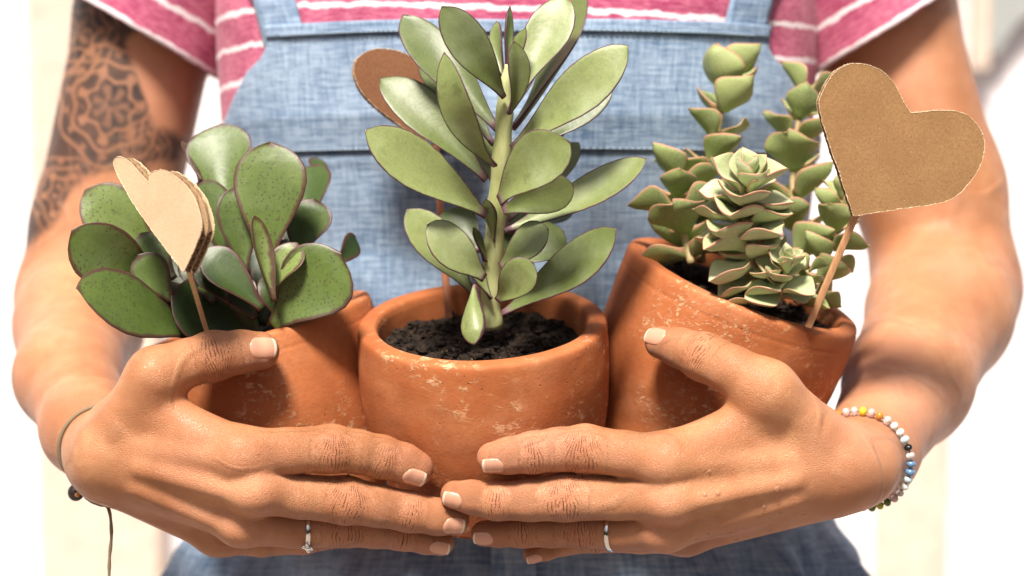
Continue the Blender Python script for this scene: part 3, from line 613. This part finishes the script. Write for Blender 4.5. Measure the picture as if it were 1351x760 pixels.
def surface_nets(fn, lo, hi, h, B=24):
    lo = np.asarray(lo); nb = np.ceil((np.asarray(hi)-lo)/(h*B)).astype(int); rad = h*B*math.sqrt(3)/2
    I = np.stack(np.meshgrid(*[np.arange(n) for n in nb], indexing='ij'), -1).reshape(-1,3); ctr = lo+(I+.5)*h*B
    keep = np.zeros(len(I), bool)
    for s in range(0, len(I), 20000): keep[s:s+20000] = np.abs(fn(ctr[s:s+20000], None)) < rad*1.25+.004
    I = I[keep]; big = nb*B+2; key = lambda c: (c[:,0]*big[1]+c[:,1])*big[2]+c[:,2]
    g = np.stack(np.meshgrid(*[np.arange(B+1)]*3, indexing='ij'), -1).reshape(-1,3)
    CK, CP, QF = [], [], []
    for b in I:
        gi = g+b*B; d = fn(lo+gi*h, (lo+(b+.5)*h*B, rad)).reshape(B+1,B+1,B+1)
        if d.min() > 0 or d.max() < 0: continue
        s = d < 0; cnt = np.zeros((B,B,B)); acc = np.zeros((B,B,B,3)); tot = 0
        for ax in range(3):
            A = [slice(0,B+1)]*3; A2 = list(A); A[ax] = slice(0,B); A2[ax] = slice(1,B+1)
            d0, d1 = d[tuple(A)], d[tuple(A2)]; x = s[tuple(A)] != s[tuple(A2)]
            t = np.where(x, d0/np.where(x, d0-d1, 1), 0)
            o1, o2 = [k for k in range(3) if k != ax]
            for e1 in (0,1):
                for e2 in (0,1):
                    sl = [slice(0,B)]*3; sl[o1] = slice(e1,B+e1); sl[o2] = slice(e2,B+e2); xx = x[tuple(sl)]
                    cnt += xx; acc[...,ax] += t[tuple(sl)]*xx; acc[...,o1] += e1*xx; acc[...,o2] += e2*xx
            sl = [slice(0,B)]*3; own = np.argwhere(x[tuple(sl)])
            if len(own):
                oc = own+b*B; E1 = np.eye(3, dtype=int)[(ax+1)%3]; E2 = np.eye(3, dtype=int)[(ax+2)%3]
                q = np.stack([key(oc), key(oc-E1), key(oc-E1-E2), key(oc-E2)], 1)
                fl_ = ~s[own[:,0],own[:,1],own[:,2]]; q[fl_] = q[fl_][:, ::-1]; QF.append(q)
        ci = np.argwhere(cnt > 0); c_ = cnt[ci[:,0],ci[:,1],ci[:,2]][:,None]
        CK.append(key(ci+b*B)); CP.append(lo+(ci+b*B+acc[ci[:,0],ci[:,1],ci[:,2]]/c_)*h)
    CK, CP, QF = np.concatenate(CK), np.vstack(CP), np.vstack(QF); o = np.argsort(CK); CK, CP = CK[o], CP[o]
    ix = np.searchsorted(CK, QF.ravel()).clip(0, len(CK)-1); ok = (CK[ix] == QF.ravel()).reshape(-1,4).all(1)
    return CP, ix.reshape(-1,4)[ok]
def project(fn, P, it=2, e=.0004):
    for _ in range(it):
        d = fn(P, None); G = np.stack([(fn(P+np.eye(3)[k]*e, None)-d)/e for k in range(3)], 1); P = P-(d/np.maximum((G*G).sum(1), .3))[:,None]*G
    return P
def inside(px, py, poly):
    poly = np.asarray(poly, float); r = np.zeros(len(px), bool); j = len(poly)-1; dm = np.full(len(px), 1e9)
    for i in range(len(poly)):
        (x1,y1), (x2,y2) = poly[i], poly[j]
        r ^= ((y1 > py) != (y2 > py)) & (px < (x2-x1)*(py-y1)/((y2-y1) or 1e-9)+x1)
        t = np.clip(((px-x1)*(x2-x1)+(py-y1)*(y2-y1))/((x2-x1)**2+(y2-y1)**2+1e-9), 0, 1); dm = np.minimum(dm, np.hypot(px-x1-t*(x2-x1), py-y1-t*(y2-y1))); j = i
    return np.where(r, dm, -dm)
TATTOO = [(20,-60),(235,-60),(190,30),(172,58),(186,110),(212,165),(248,184),(240,212),(196,226),(150,232),(112,240),(84,282),(50,318),(28,352),(0,330)]
BV, BF, BA = [], [], dict(wr_s=[], wr_a=[], wr_m=[], red=[], tat=[], fing=[]); off = 0
for side, hd in HANDS.items():
    fn = lambda p, sel, hd=hd: hand_sdf(hd, p, sel)
    hd['fn'] = fn
    x0, x1 = (-.36, .00) if side == 'r' else (-.06, .36)
    P, Q = surface_nets(fn, (x0,.965,-.165), (x1,1.33,.25), .00115)
    P = project(fn, P, 1)
    s_, a_, m_ = np.zeros(len(P)), np.zeros(len(P)), np.zeros(len(P)); red = np.zeros(len(P)); fg = np.zeros(len(P))
    for nm, pts in hd['fingers'].items():
        dn = nrm(DORSAL[side, nm]); js = [(2, .0080, 1.), (4, .0048, .75)] if len(pts) >= 7 else ([(2, .0075, .9)] if nm == 'thumb' else [(2, .005, .6)])
        if nm != 'thumb': js = js+[(0, .0085, .22)]
        J = [L(*q[:3]) for q in pts]
        for (k, sg, amp) in js:
            ax_ = nrm(J[min(k+1, len(J)-1)]-J[max(k-1, 0)]); rr = pts[k][3]*pts[k][2]/F; q = P-J[k]; d_ = dn-ax_*(dn@ax_); d_ = nrm(d_); la = np.cross(ax_, d_)
            s = q@ax_; do = q@d_; lt_ = q@la; w = np.exp(-(s/sg)**2)*sm(.05, .75, do/rr)*(np.linalg.norm(q-np.outer(s,ax_), axis=1) < rr*1.35)*amp
            b = w > m_; s_[b] = s[b]*1000; a_[b] = lt_[b]*1000; m_[b] = w[b]
            red = np.maximum(red, w*.8)
        T_ = J[-1]; dd = np.linalg.norm(P-T_, axis=1); red = np.maximum(red, sm(.022, .006, dd)*.7)
        for k in range(len(J)-1):
            ab = J[k+1]-J[k]; t = np.clip((P-J[k])@ab/(ab@ab), 0, 1); dist = np.linalg.norm(P-J[k]-t[:,None]*ab, axis=1)
            near = (dist < .0128) & (m_ < .10); s_[near] = ((P-J[0])@nrm(J[-1]-J[0]))[near]*1000; fg = np.maximum(fg, sm(.0135,.010,dist))
    px = P[:,0]*F/P[:,1]+CX; py = CY-P[:,2]*F/P[:,1]
    tat = np.zeros(len(P))
    if side == 'r':
        ins = inside(px, py, TATTOO); tat = sm(-4, 10, ins+7*vnoise(P, 110))*sm(1.30, 1.27, P[:,1]); ink = .88+.12*vnoise(P, 90)-.55*sm(.05,.0,np.abs(vnoise(P+7, 55)-.15))
        for (mx, my, mr, npet) in [(146,140,70,7),(104,40,52,6),(190,196,34,5),(84,258,46,6)]:
            rr_ = np.hypot((px-mx), (py-my)*.86)/mr; an = np.arctan2(py-my, px-mx); lt_ = np.zeros(len(P))
            for q_ in (.97,.71,.44): lt_ = np.maximum(lt_, sm(.05,.015,np.abs(rr_-q_-.05*np.cos(an*npet)))*.85)
            lt_ = np.maximum(lt_, sm(.25,.75,np.cos(an*npet))*sm(.10,.05,np.abs(rr_-.58))*.85)
            lt_ = np.maximum(lt_, sm(.35,.8,np.cos(an*npet*2+1))*sm(.07,.03,np.abs(rr_-.84))*.7); lt_ = np.maximum(lt_, sm(.16,.10,np.abs(rr_-.22))*.5*(np.cos(an*npet) > 0))
            ink = np.where(rr_ < 1.03, np.minimum(ink, 1-lt_), ink)
        tat = tat*(.30+.70*np.clip(ink, 0, 1))
    BV.append(P); BF.append(Q+off); off += len(P)
    for k, v in (('wr_s',s_),('wr_a',a_),('wr_m',m_),('red',red),('tat',tat),('fing',fg)): BA[k].append(v)

# torso (under the clothes) as part of the same body
TCX = (682-CX)*1.25/F
ZS = np.array([-1.15,-.60,-.32,-.20,-.15,-.10,-.04,.02,.09,.15,.21,.26,.30])
TA = np.array([.150,.170,.186,.186,.180,.165,.158,.158,.166,.170,.172,.150,.07])
TB = np.array([.090,.105,.115,.112,.104,.094,.086,.088,.112,.114,.106,.085,.05])
TY = np.array([1.255,1.255,1.255,1.255,1.255,1.253,1.252,1.252,1.252,1.252,1.255,1.262,1.268])
def torso(th, z, grow=0.):
    a = np.interp(z, ZS, TA)+grow; b = np.interp(z, ZS, TB)+grow; y = np.interp(z, ZS, TY); s, c = np.sin(th), np.cos(th); e = 2/2.35
    return np.stack([TCX+a*np.sign(s)*np.abs(s)**e, y-b*np.sign(c)*np.abs(c)**e, z+0*th], -1)
th = np.linspace(-np.pi, np.pi, 64, endpoint=False); zz_ = np.linspace(-.30, .30, 60)
V = torso(th[None]+0*zz_[:,None], zz_[:,None]+0*th[None], -.006).reshape(-1,3)
BV.append(V); BF.append(grid_faces(60, 64, True)+off)
for k in BA: BA[k].append(np.zeros(len(V)))
person = empty('person', np.array([TCX, 1.25, -.30]), 'person in striped shirt and denim bib overalls cradling three clay pots', 'person')
body = mesh('body', np.vstack(BV), np.vstack(BF), MAT['skin'], person, {k:np.concatenate(v) for k, v in BA.items()})

# fingernails follow the skin surface
def nail(side, fname, s0, ln, halfw, tilt=0., fwd=0.0):
    hd = HANDS[side]; pts = hd['fingers'][fname]; fn = hd['fn']; J0, J1 = L(*pts[-2][:3]), L(*pts[-1][:3]); ax_ = nrm(J1-J0); dn = nrm(DORSAL[side, fname]); d_ = nrm(dn-ax_*(dn@ax_)); la = np.cross(ax_, d_)
    nu, nv = 15, 13; u = np.linspace(0, 1, nu); v = np.linspace(-1, 1, nv); U, Vv = np.meshgrid(u, v, indexing='ij')
    wid = halfw*(1-.22*(1-U)**2.2-.12*U**4)*np.where(U < .25, np.sqrt(np.clip(1-(1-U/.25)**2*.45,0,1)), 1)
    so = s0+ln*U+ (-.0012*(1-Vv**2))*0 + ln*.10*(-(Vv**2))*(U**2) + ln*.10*(Vv**2)*(1-U)
    O = J1+ax_*so[...,None]; ang = Vv*wid
    D = d_*np.cos(ang)[...,None]+la*np.sin(ang)[...,None]; O, D = O.reshape(-1,3), D.reshape(-1,3)
    O = J1+np.outer(np.minimum(so.ravel(), .25*ln), ax_)      # roll rays around a fixed centre near the tip
    D = D+np.outer((so.ravel()-np.minimum(so.ravel(), .25*ln))/.008, ax_); D /= np.linalg.norm(D, axis=1)[:,None]
    t = np.full(len(O), .02)
    for _ in range(30): t = t-fn(O+D*t[:,None], None)*.9
    lift = (.00045-.0005*np.abs(Vv)**4-.0006*np.clip(1-U/.12,0,1)+.0007*np.clip((U-.7)/.3,0,1)).ravel()
    X = O+D*(t+lift)[:,None]
    f = grid_faces(nu, nv); k = int(nu*.88); 
    o = mesh('fingernail', X, f, MAT['nail'], body); o.data.materials.append(MAT['nailtip'])
    mi = [1 if (i//(nv-1)) >= k-1 else 0 for i in range(len(f))]; o.data.polygons.foreach_set('material_index', mi)
    sd = o.modifiers.new('s','SOLIDIFY'); sd.thickness = .0006; sd.offset = -1
    return o
nail('r','thumb',-.0075,.0145,.66); nail('r','index',-.0055,.0115,.62); nail('r','middle',-.0055,.0115,.66); nail('r','ring',-.005,.0110,.66)
nail('l','thumb',-.0070,.0140,.70); nail('l','index',-.0050,.0110,.66); nail('l','middle',-.0045,.0105,.70); nail('l','ring',-.0048,.0112,.70); nail('l','pinky',-.004,.0095,.75)

# ------------------------------------------------------------------ clothes
def cloth(name, V, f, mat, parent, uv, thick=.0014):
    o = mesh(name, V, f, mat, parent, None, True, uv); s = o.modifiers.new('s','SOLIDIFY'); s.thickness = thick; s.offset = 0; return o
zt = lambda py, d=1.16: -(py-CY)*d/F
def den(th, z, grow):
    P = torso(th, z, grow); P = P+np.array([0,-1,0])*((vnoise(P, 9)*.005+vnoise(P+5, 24)*.0030))[...,None]
    return P
# striped shirt: torso
zs = np.linspace(zt(194), .285, 80); ths = np.linspace(-np.pi, np.pi, 180, endpoint=False)
TH, ZZ = np.meshgrid(ths, zs); V = den(TH, ZZ, .0005).reshape(-1,3); V = V+(vnoise(V, 40)*.0012)[:,None]*nrm([0,-1,0])
st_ = np.c_[TH.ravel()*.15, ZZ.ravel()+.012+.010*np.cos(TH.ravel())*0+.004*np.sin(TH.ravel()*2)]
shirt = cloth('shirt', V, grid_faces(80, 180, True), MAT['shirt'], person, st_)
def sleeve(hem, up_pts, ux, uz, vy, mir):
    cs = spline([L(*hem)]+[L(*p) for p in up_pts], 40); n = 72; a = np.linspace(0, 2*np.pi, n, endpoint=False); V, uv = [], []
    for i, c_ in enumerate(cs):
        t = i/39; g = 1+.03*math.exp(-t*8)+.20*t
        u = np.array([ux, 0, uz*(1-.25*t)])*g; v = np.array([0, vy*g, 0])
        V.append(c_+np.cos(a)[:,None]*u+np.sin(a)[:,None]*v); uv.append(np.c_[a*.05, np.full(n, t*np.linalg.norm(cs[-1]-cs[0])*.92+.0078)])
    V = np.vstack(V); V = V+(vnoise(V, 22)*.004+vnoise(V, 55)*.0015)[:,None]*np.array([mir*.5,-1,0])
    o = cloth('sleeve', V, grid_faces(40, n, True), MAT['shirt'], shirt, np.vstack(uv), .0016)
sleeve((192,48,1.258), [(222,-20,1.258),(252,-90,1.256),(285,-170,1.256)], .0445, -.0265, .050, -1)
sleeve((1160,46,1.256), [(1130,-20,1.256),(1100,-90,1.256),(1068,-170,1.256)], .0445, .0275, .050, 1)
# denim: bib, straps, skirt part with gathers
HW = [(-60,.14),(34,.1345),(48,.1332),(62,.1328),(75,.136),(91,.144),(125,.153),(160,.160)]
rows = np.concatenate([np.linspace(zt(34), zt(60), 10), np.linspace(zt(64), zt(165), 30), np.linspace(zt(170), zt(200), 10)])
nv = 150; V, uv = [], []
for z in rows:
    py = CY-z*F/1.16
    hw = np.interp(py, [h_[0] for h_ in HW], [h_[1] for h_ in HW]); a = np.interp(z, ZS, TA)+.006
    tm = math.asin(min(1, hw/a)**(2.35/2)) if py < 160 else np.interp(py, [160,200], [math.asin(min(1,.160/a)**(2.35/2)), 2.7])
    t = np.linspace(-tm, tm, nv); P = den(t, np.full(nv, z), .006); V.append(P); uv.append(np.c_[t*.16, np.full(nv, z)])
bib = cloth('denim_overalls', np.vstack(V), grid_faces(len(rows), nv)[:, ::-1], MAT['denim'], person, np.vstack(uv), .0018)
zs = np.linspace(zt(198), -.36, 90); ths = np.linspace(-np.pi, np.pi, 260, endpoint=False); TH, ZZ = np.meshgrid(ths, zs)
V = den(TH.ravel(), ZZ.ravel(), .0045); ga = sm(-.125, -.165, ZZ.ravel()); rad_ = nrm([0,1,0])
pl_ = (np.sin(TH.ravel()*27+vnoise(V, 20)*3.5)*.0060+np.sin(TH.ravel()*11+ZZ.ravel()*50+vnoise(V,12)*3)*.0075+vnoise(V, 55)*.004)*ga*(1-.9*np.exp(-(TH.ravel()/.09)**2))+ga*.008
dr = np.stack([np.sin(TH.ravel()), -np.cos(TH.ravel()), 0*pl_], 1); V = V+dr*pl_[:,None]
cloth('lower_panel', V, grid_faces(90, 260, True)[:, ::-1], MAT['denim'], bib, np.c_[TH.ravel()*.16, ZZ.ravel()], .0018)
# waist seam: overlapped fold and stitching
def strip(name, py0, py1, t0, t1, grow, mat, n=160, m=6, parent=bib, th_=.0016):
    z = np.linspace(zt(py0), zt(py1), m); t = np.linspace(t0, t1, n); T, Z = np.meshgrid(t, z); P = den(T.ravel(), Z.ravel(), grow)
    return cloth(name, P, grid_faces(m, n)[:, ::-1], mat, parent, np.c_[T.ravel()*.16, Z.ravel()+.5], th_)
strip('bib_hem', 33, 49, -.80, .80, .0076, MAT['denim'])
strip('fly_seam', 640, 830, -.045, .03, .0140, MAT['denim'], 12, 30)
def stitches(py, t0, t1, grow, n):
    Vs, Fs = [], []; 
    for i in range(n):
        t = t0+(t1-t0)*np.array([i/n+.1/n, i/n+.5/n, i/n+.85/n]); P = den(t, np.full(3, zt(py)), grow); v_, f_ = tube(P, .0004, 6); Fs += [[j+6*3*i for j in q] for q in f_]; Vs.append(v_)
    tag(mesh('stitching', np.vstack(Vs), Fs, MAT['thread'], bib), kind='stuff')
stitches(48, -.72, .72, .0092, 90); stitches(199, -1.5, 1.5, .0098, 160)
for sgn in (-1, 1):
    xs = np.linspace(0,1,9); V, uv = [], []
    for i, py in enumerate(np.linspace(58, -190, 60)):
        cx = np.interp(py, [-190,0,70], [258,357.5,376]) if sgn < 0 else np.interp(py, [-190,0,70], [1092,995,978]); w = 29
        z = zt(py); xx = (cx-CX+(xs*2-1)*w)*1.16/F; a = np.interp(z, ZS, TA)+.006; t = np.arcsin(np.sign(xx-TCX)*np.minimum(1, np.abs(xx-TCX)/a)**(2.35/2))
        P = den(t, np.full(9, z), .0043); V.append(P); uv.append(np.c_[xs*.024, np.full(9, z)])
    cloth('strap', np.vstack(V), grid_faces(60, 9), MAT['denim'], bib, np.vstack(uv), .0022)

# ------------------------------------------------------------------ jewellery
def around(side, c, n_, r, m=72, start=None):
    """closed curve on the skin round axis n_ through c, r clear of the skin"""
    hd = HANDS[side]; n_ = nrm(n_); u = nrm(np.cross(n_, [0,.2,1])); w = np.cross(n_, u); a = np.linspace(0, 2*np.pi, m, endpoint=False)
    D = np.cos(a)[:,None]*u+np.sin(a)[:,None]*w; t = np.full(m, .045)
    for _ in range(40): t = t-(hd['fn'](c+D*t[:,None], None)-r)*.8
    t = np.clip(t, .004, .05); t = (t+np.roll(t,1)+np.roll(t,-1)+np.roll(t,2)+np.roll(t,-2))/5
    return c+D*t[:,None]
def gem(name, col, tr=.0, rough=.12): return plain(name, col, rough, Transmission_Weight=tr, IOR=1.45)
bm_ = dict(c=gem('clear_bead', (.92,.84,.82), .55), p=gem('pink_bead', (.85,.62,.58), .4), y=gem('yellow_bead', (.72,.55,.03)), o=gem('amber_bead', (.62,.26,.03), .2), w=gem('milk_bead', (.82,.86,.80), .1), k=gem('black_bead', (.012,.012,.012)), b=gem('blue_bead', (.14,.27,.46), .2), g=gem('green_bead', (.12,.20,.03)), l=gem('lime_bead', (.45,.48,.04)), a=gem('aqua_bead', (.66,.80,.84), .4))
wc = L(1136,604,1.058); wn = L(1128,612,1.042)-L(1190,520,1.13)
ring_pts = around('l', wc, wn, .0022, 200); cl = np.vstack([ring_pts, ring_pts[:1]]); sl_ = np.r_[0, np.cumsum(np.linalg.norm(np.diff(cl, axis=0), axis=1))]
br = empty('bead_bracelet', ring_pts[ring_pts[:,2].argmin()], 'bracelet of clear, amber, blue and green glass beads on the wrist', 'bracelet')
Vt, ft = tube(np.vstack([ring_pts, ring_pts[:2]]), .0005, 6, False); mesh('cord', Vt, ft, MAT['cord'], br)
sq = 'oopcypocwwakcbbawcpglglycpcoypcoc'; nb_ = int(sl_[-1]/.0041); bs = bmesh.new(); bmesh.ops.create_uvsphere(bs, u_segments=14, v_segments=9, radius=1); bme = {}
for v_ in bs.verts: v_.co.z *= .82
for k, m_ in bm_.items():
    me = bpy.data.meshes.new('bead'); bs.to_mesh(me); me.polygons.foreach_set('use_smooth', [True]*len(me.polygons)); me.materials.append(m_); bme[k] = me
# start the colour run behind the thumb side so the black bead sits on the outer wrist
i0 = int(np.argmin((ring_pts[:,0]*F/ring_pts[:,1]+CX-1098)**2+(CY-ring_pts[:,2]*F/ring_pts[:,1]-553)**2)); s00 = sl_[i0]
ia = (i0+3) % 200; dirn = 1 if ring_pts[ia][0] > ring_pts[i0][0] else -1
for k in range(nb_):
    s = (s00+dirn*k*sl_[-1]/nb_) % sl_[-1]; p = np.array([np.interp(s, sl_, cl[:,j]) for j in range(3)]); q = np.array([np.interp((s+.001) % sl_[-1], sl_, cl[:,j]) for j in range(3)])
    o = bpy.data.objects.new('bead', bme[sq[k % len(sq)]]); COL.objects.link(o); o.parent = br; o.location = Vector(W(p))-br.location
    o.rotation_euler = Vector(ROT@(q-p)).to_track_quat('Z','Y').to_euler(); o.scale = [.00222*random.uniform(.92,1.1)]*3
wc = L(137,596,1.056); wn = L(140,600,1.042)-L(100,530,1.12)
rp = around('r', wc, wn, .0008, 120); kx = int(np.argmin((rp[:,0]*F/rp[:,1]+CX-104)**2+(CY-rp[:,2]*F/rp[:,1]-640)**2)); kp = rp[kx]
cb = empty('cord_bracelet', kp, 'thin olive cord bracelet with a dark knot bead and a hanging loose end', 'bracelet')
Vt, ft = tube(np.vstack([rp, rp[:2]]), .0011, 8, False); mesh('cord', Vt, ft, MAT['cord'], cb)
kd = kp+np.array([-.0018,-.002,-.0045])
i_ = bmesh.new(); bmesh.ops.create_uvsphere(i_, u_segments=18, v_segments=12, radius=1); iv = np.array([v_.co for v_ in i_.verts]); iF = [[v_.index for v_ in f_.verts] for f_ in i_.faces]; i_.free()
mesh('knot_bead', kd+iv*np.array([.0040,.0036,.0042]), iF, plain('dark_bead', (.025,.018,.015), .35), cb)
mesh('bead_eye', kd+np.array([.0012,-.0030,-.0008])+iv*.0013, iF, plain('bead_eye', (.55,.25,.10), .5), cb)
kn = spline([kp+np.array([-.002,0,.012]), kp+np.array([-.003,-.001,.007]), kp+np.array([0,-.0025,.002]), kp+np.array([.003,-.002,-.003])], 20)
Vt, ft = tube(kn, .0017*(1+.25*np.sin(np.linspace(0,18,20))), 8); mesh('knot', Vt, ft, MAT['cord'], cb)
dn_ = ROT.T@np.array([0,0,-1.])
e0 = L(143,671,kp[1]-.016); dg = spline([kp+np.array([.001,-.002,-.001]), L(113,656,kp[1]-.006), L(128,665,kp[1]-.012), e0, e0+dn_*.012+np.array([.0012,0,0]), e0+dn_*.024, e0+dn_*.036+np.array([-.0004,0,0]), e0+dn_*.050], 40)
Vt, ft = tube(dg, .0008*(1+.15*np.sin(np.linspace(0,60,40))), 8); mesh('loose_end', Vt, ft, MAT['cord'], cb)
def finger_ring(side, fname, k, t, label, stone):
    pts = HANDS[side]['fingers'][fname]; a, b = L(*pts[k][:3]), L(*pts[k+1][:3]); c = a+(b-a)*t; r = (pts[k][3]*(1-t)+pts[k+1][3]*t)*c[1]/F+.0005
    ax_ = nrm(b-a); u = nrm(np.cross(ax_, [0,0,1])); w = np.cross(ax_, u); al = np.linspace(0, 2*np.pi, 73)[:-1]; cc = c+r*(np.cos(al)[:,None]*u+np.sin(al)[:,None]*w)
    V = []; q = np.linspace(0, 2*np.pi, 12, endpoint=False)
    for i in range(72):
        d = nrm(cc[i]-c); V.append(cc[i]+np.cos(q)[:,None]*d*.0007+np.sin(q)[:,None]*ax_*.0012)
    rt_ = empty('finger_ring', c-np.array([0,0,r]), label, 'ring')
    f = [[(i*12+j), ((i+1)%72)*12+j, ((i+1)%72)*12+(j+1)%12, i*12+(j+1)%12] for i in range(72) for j in range(12)]
    mesh('band', np.vstack(V), f, MAT['silver'], rt_)
    if stone:
        d = nrm(np.array([0,-.62,-.78])-ax_*(np.array([0,-.62,-.78])@ax_)); la = np.cross(ax_, d); p = c+d*(r+.0010)
        for j, (x, y) in enumerate([(0,0),(.0022,.0006),(-.0022,-.0006),(.0006,.0019),(-.0006,-.0019)]):
            mesh('setting', p+la*x*1.3+ax_*y+iv*(.0016 if j == 0 else .0010), iF, MAT['silver'], rt_)
finger_ring('r','ring',1,.22,'silver ring with a small clustered setting on the hand with the cord bracelet',True)
finger_ring('l','ring',1,.25,'plain narrow silver ring on the hand with the beaded wrist',False)

# water droplets on the back of the beaded hand
dm = M('water'); dm.p(Base_Color=(.62,.34,.19), Roughness=.03, Specular_IOR_Level=.6, Alpha=.45)
hf = HANDS['l']['fn']
for (x, y, q) in [(1025,645,2.6),(1008,668,2.2),(1030,678,2.0),(947,650,2.4),(930,652,2.0),(962,704,2.6),(1016,700,2.4),(972,712,2.0),(920,712,2.2),(935,705,1.6),(1060,680,1.8),(936,622,1.8)]:
    d = L(x, y, 1.); t = .95
    for _ in range(60): t += hf((d*t)[None], None)[0]*.9
    p = d*t; e = 5e-4; n_ = nrm([hf((p+np.eye(3)[k]*e)[None], None)[0]-hf(p[None], None)[0] for k in range(3)])
    rr = q*1.0/F*1.6; q_ = iv*rr; q_ = q_-np.outer(q_@n_, n_)*.5
    tag(mesh('water_droplet', p+q_, iF, dm.m), 'tiny clear water droplet on the back of the hand with the beaded wrist', 'droplet', 'droplets on the hand')
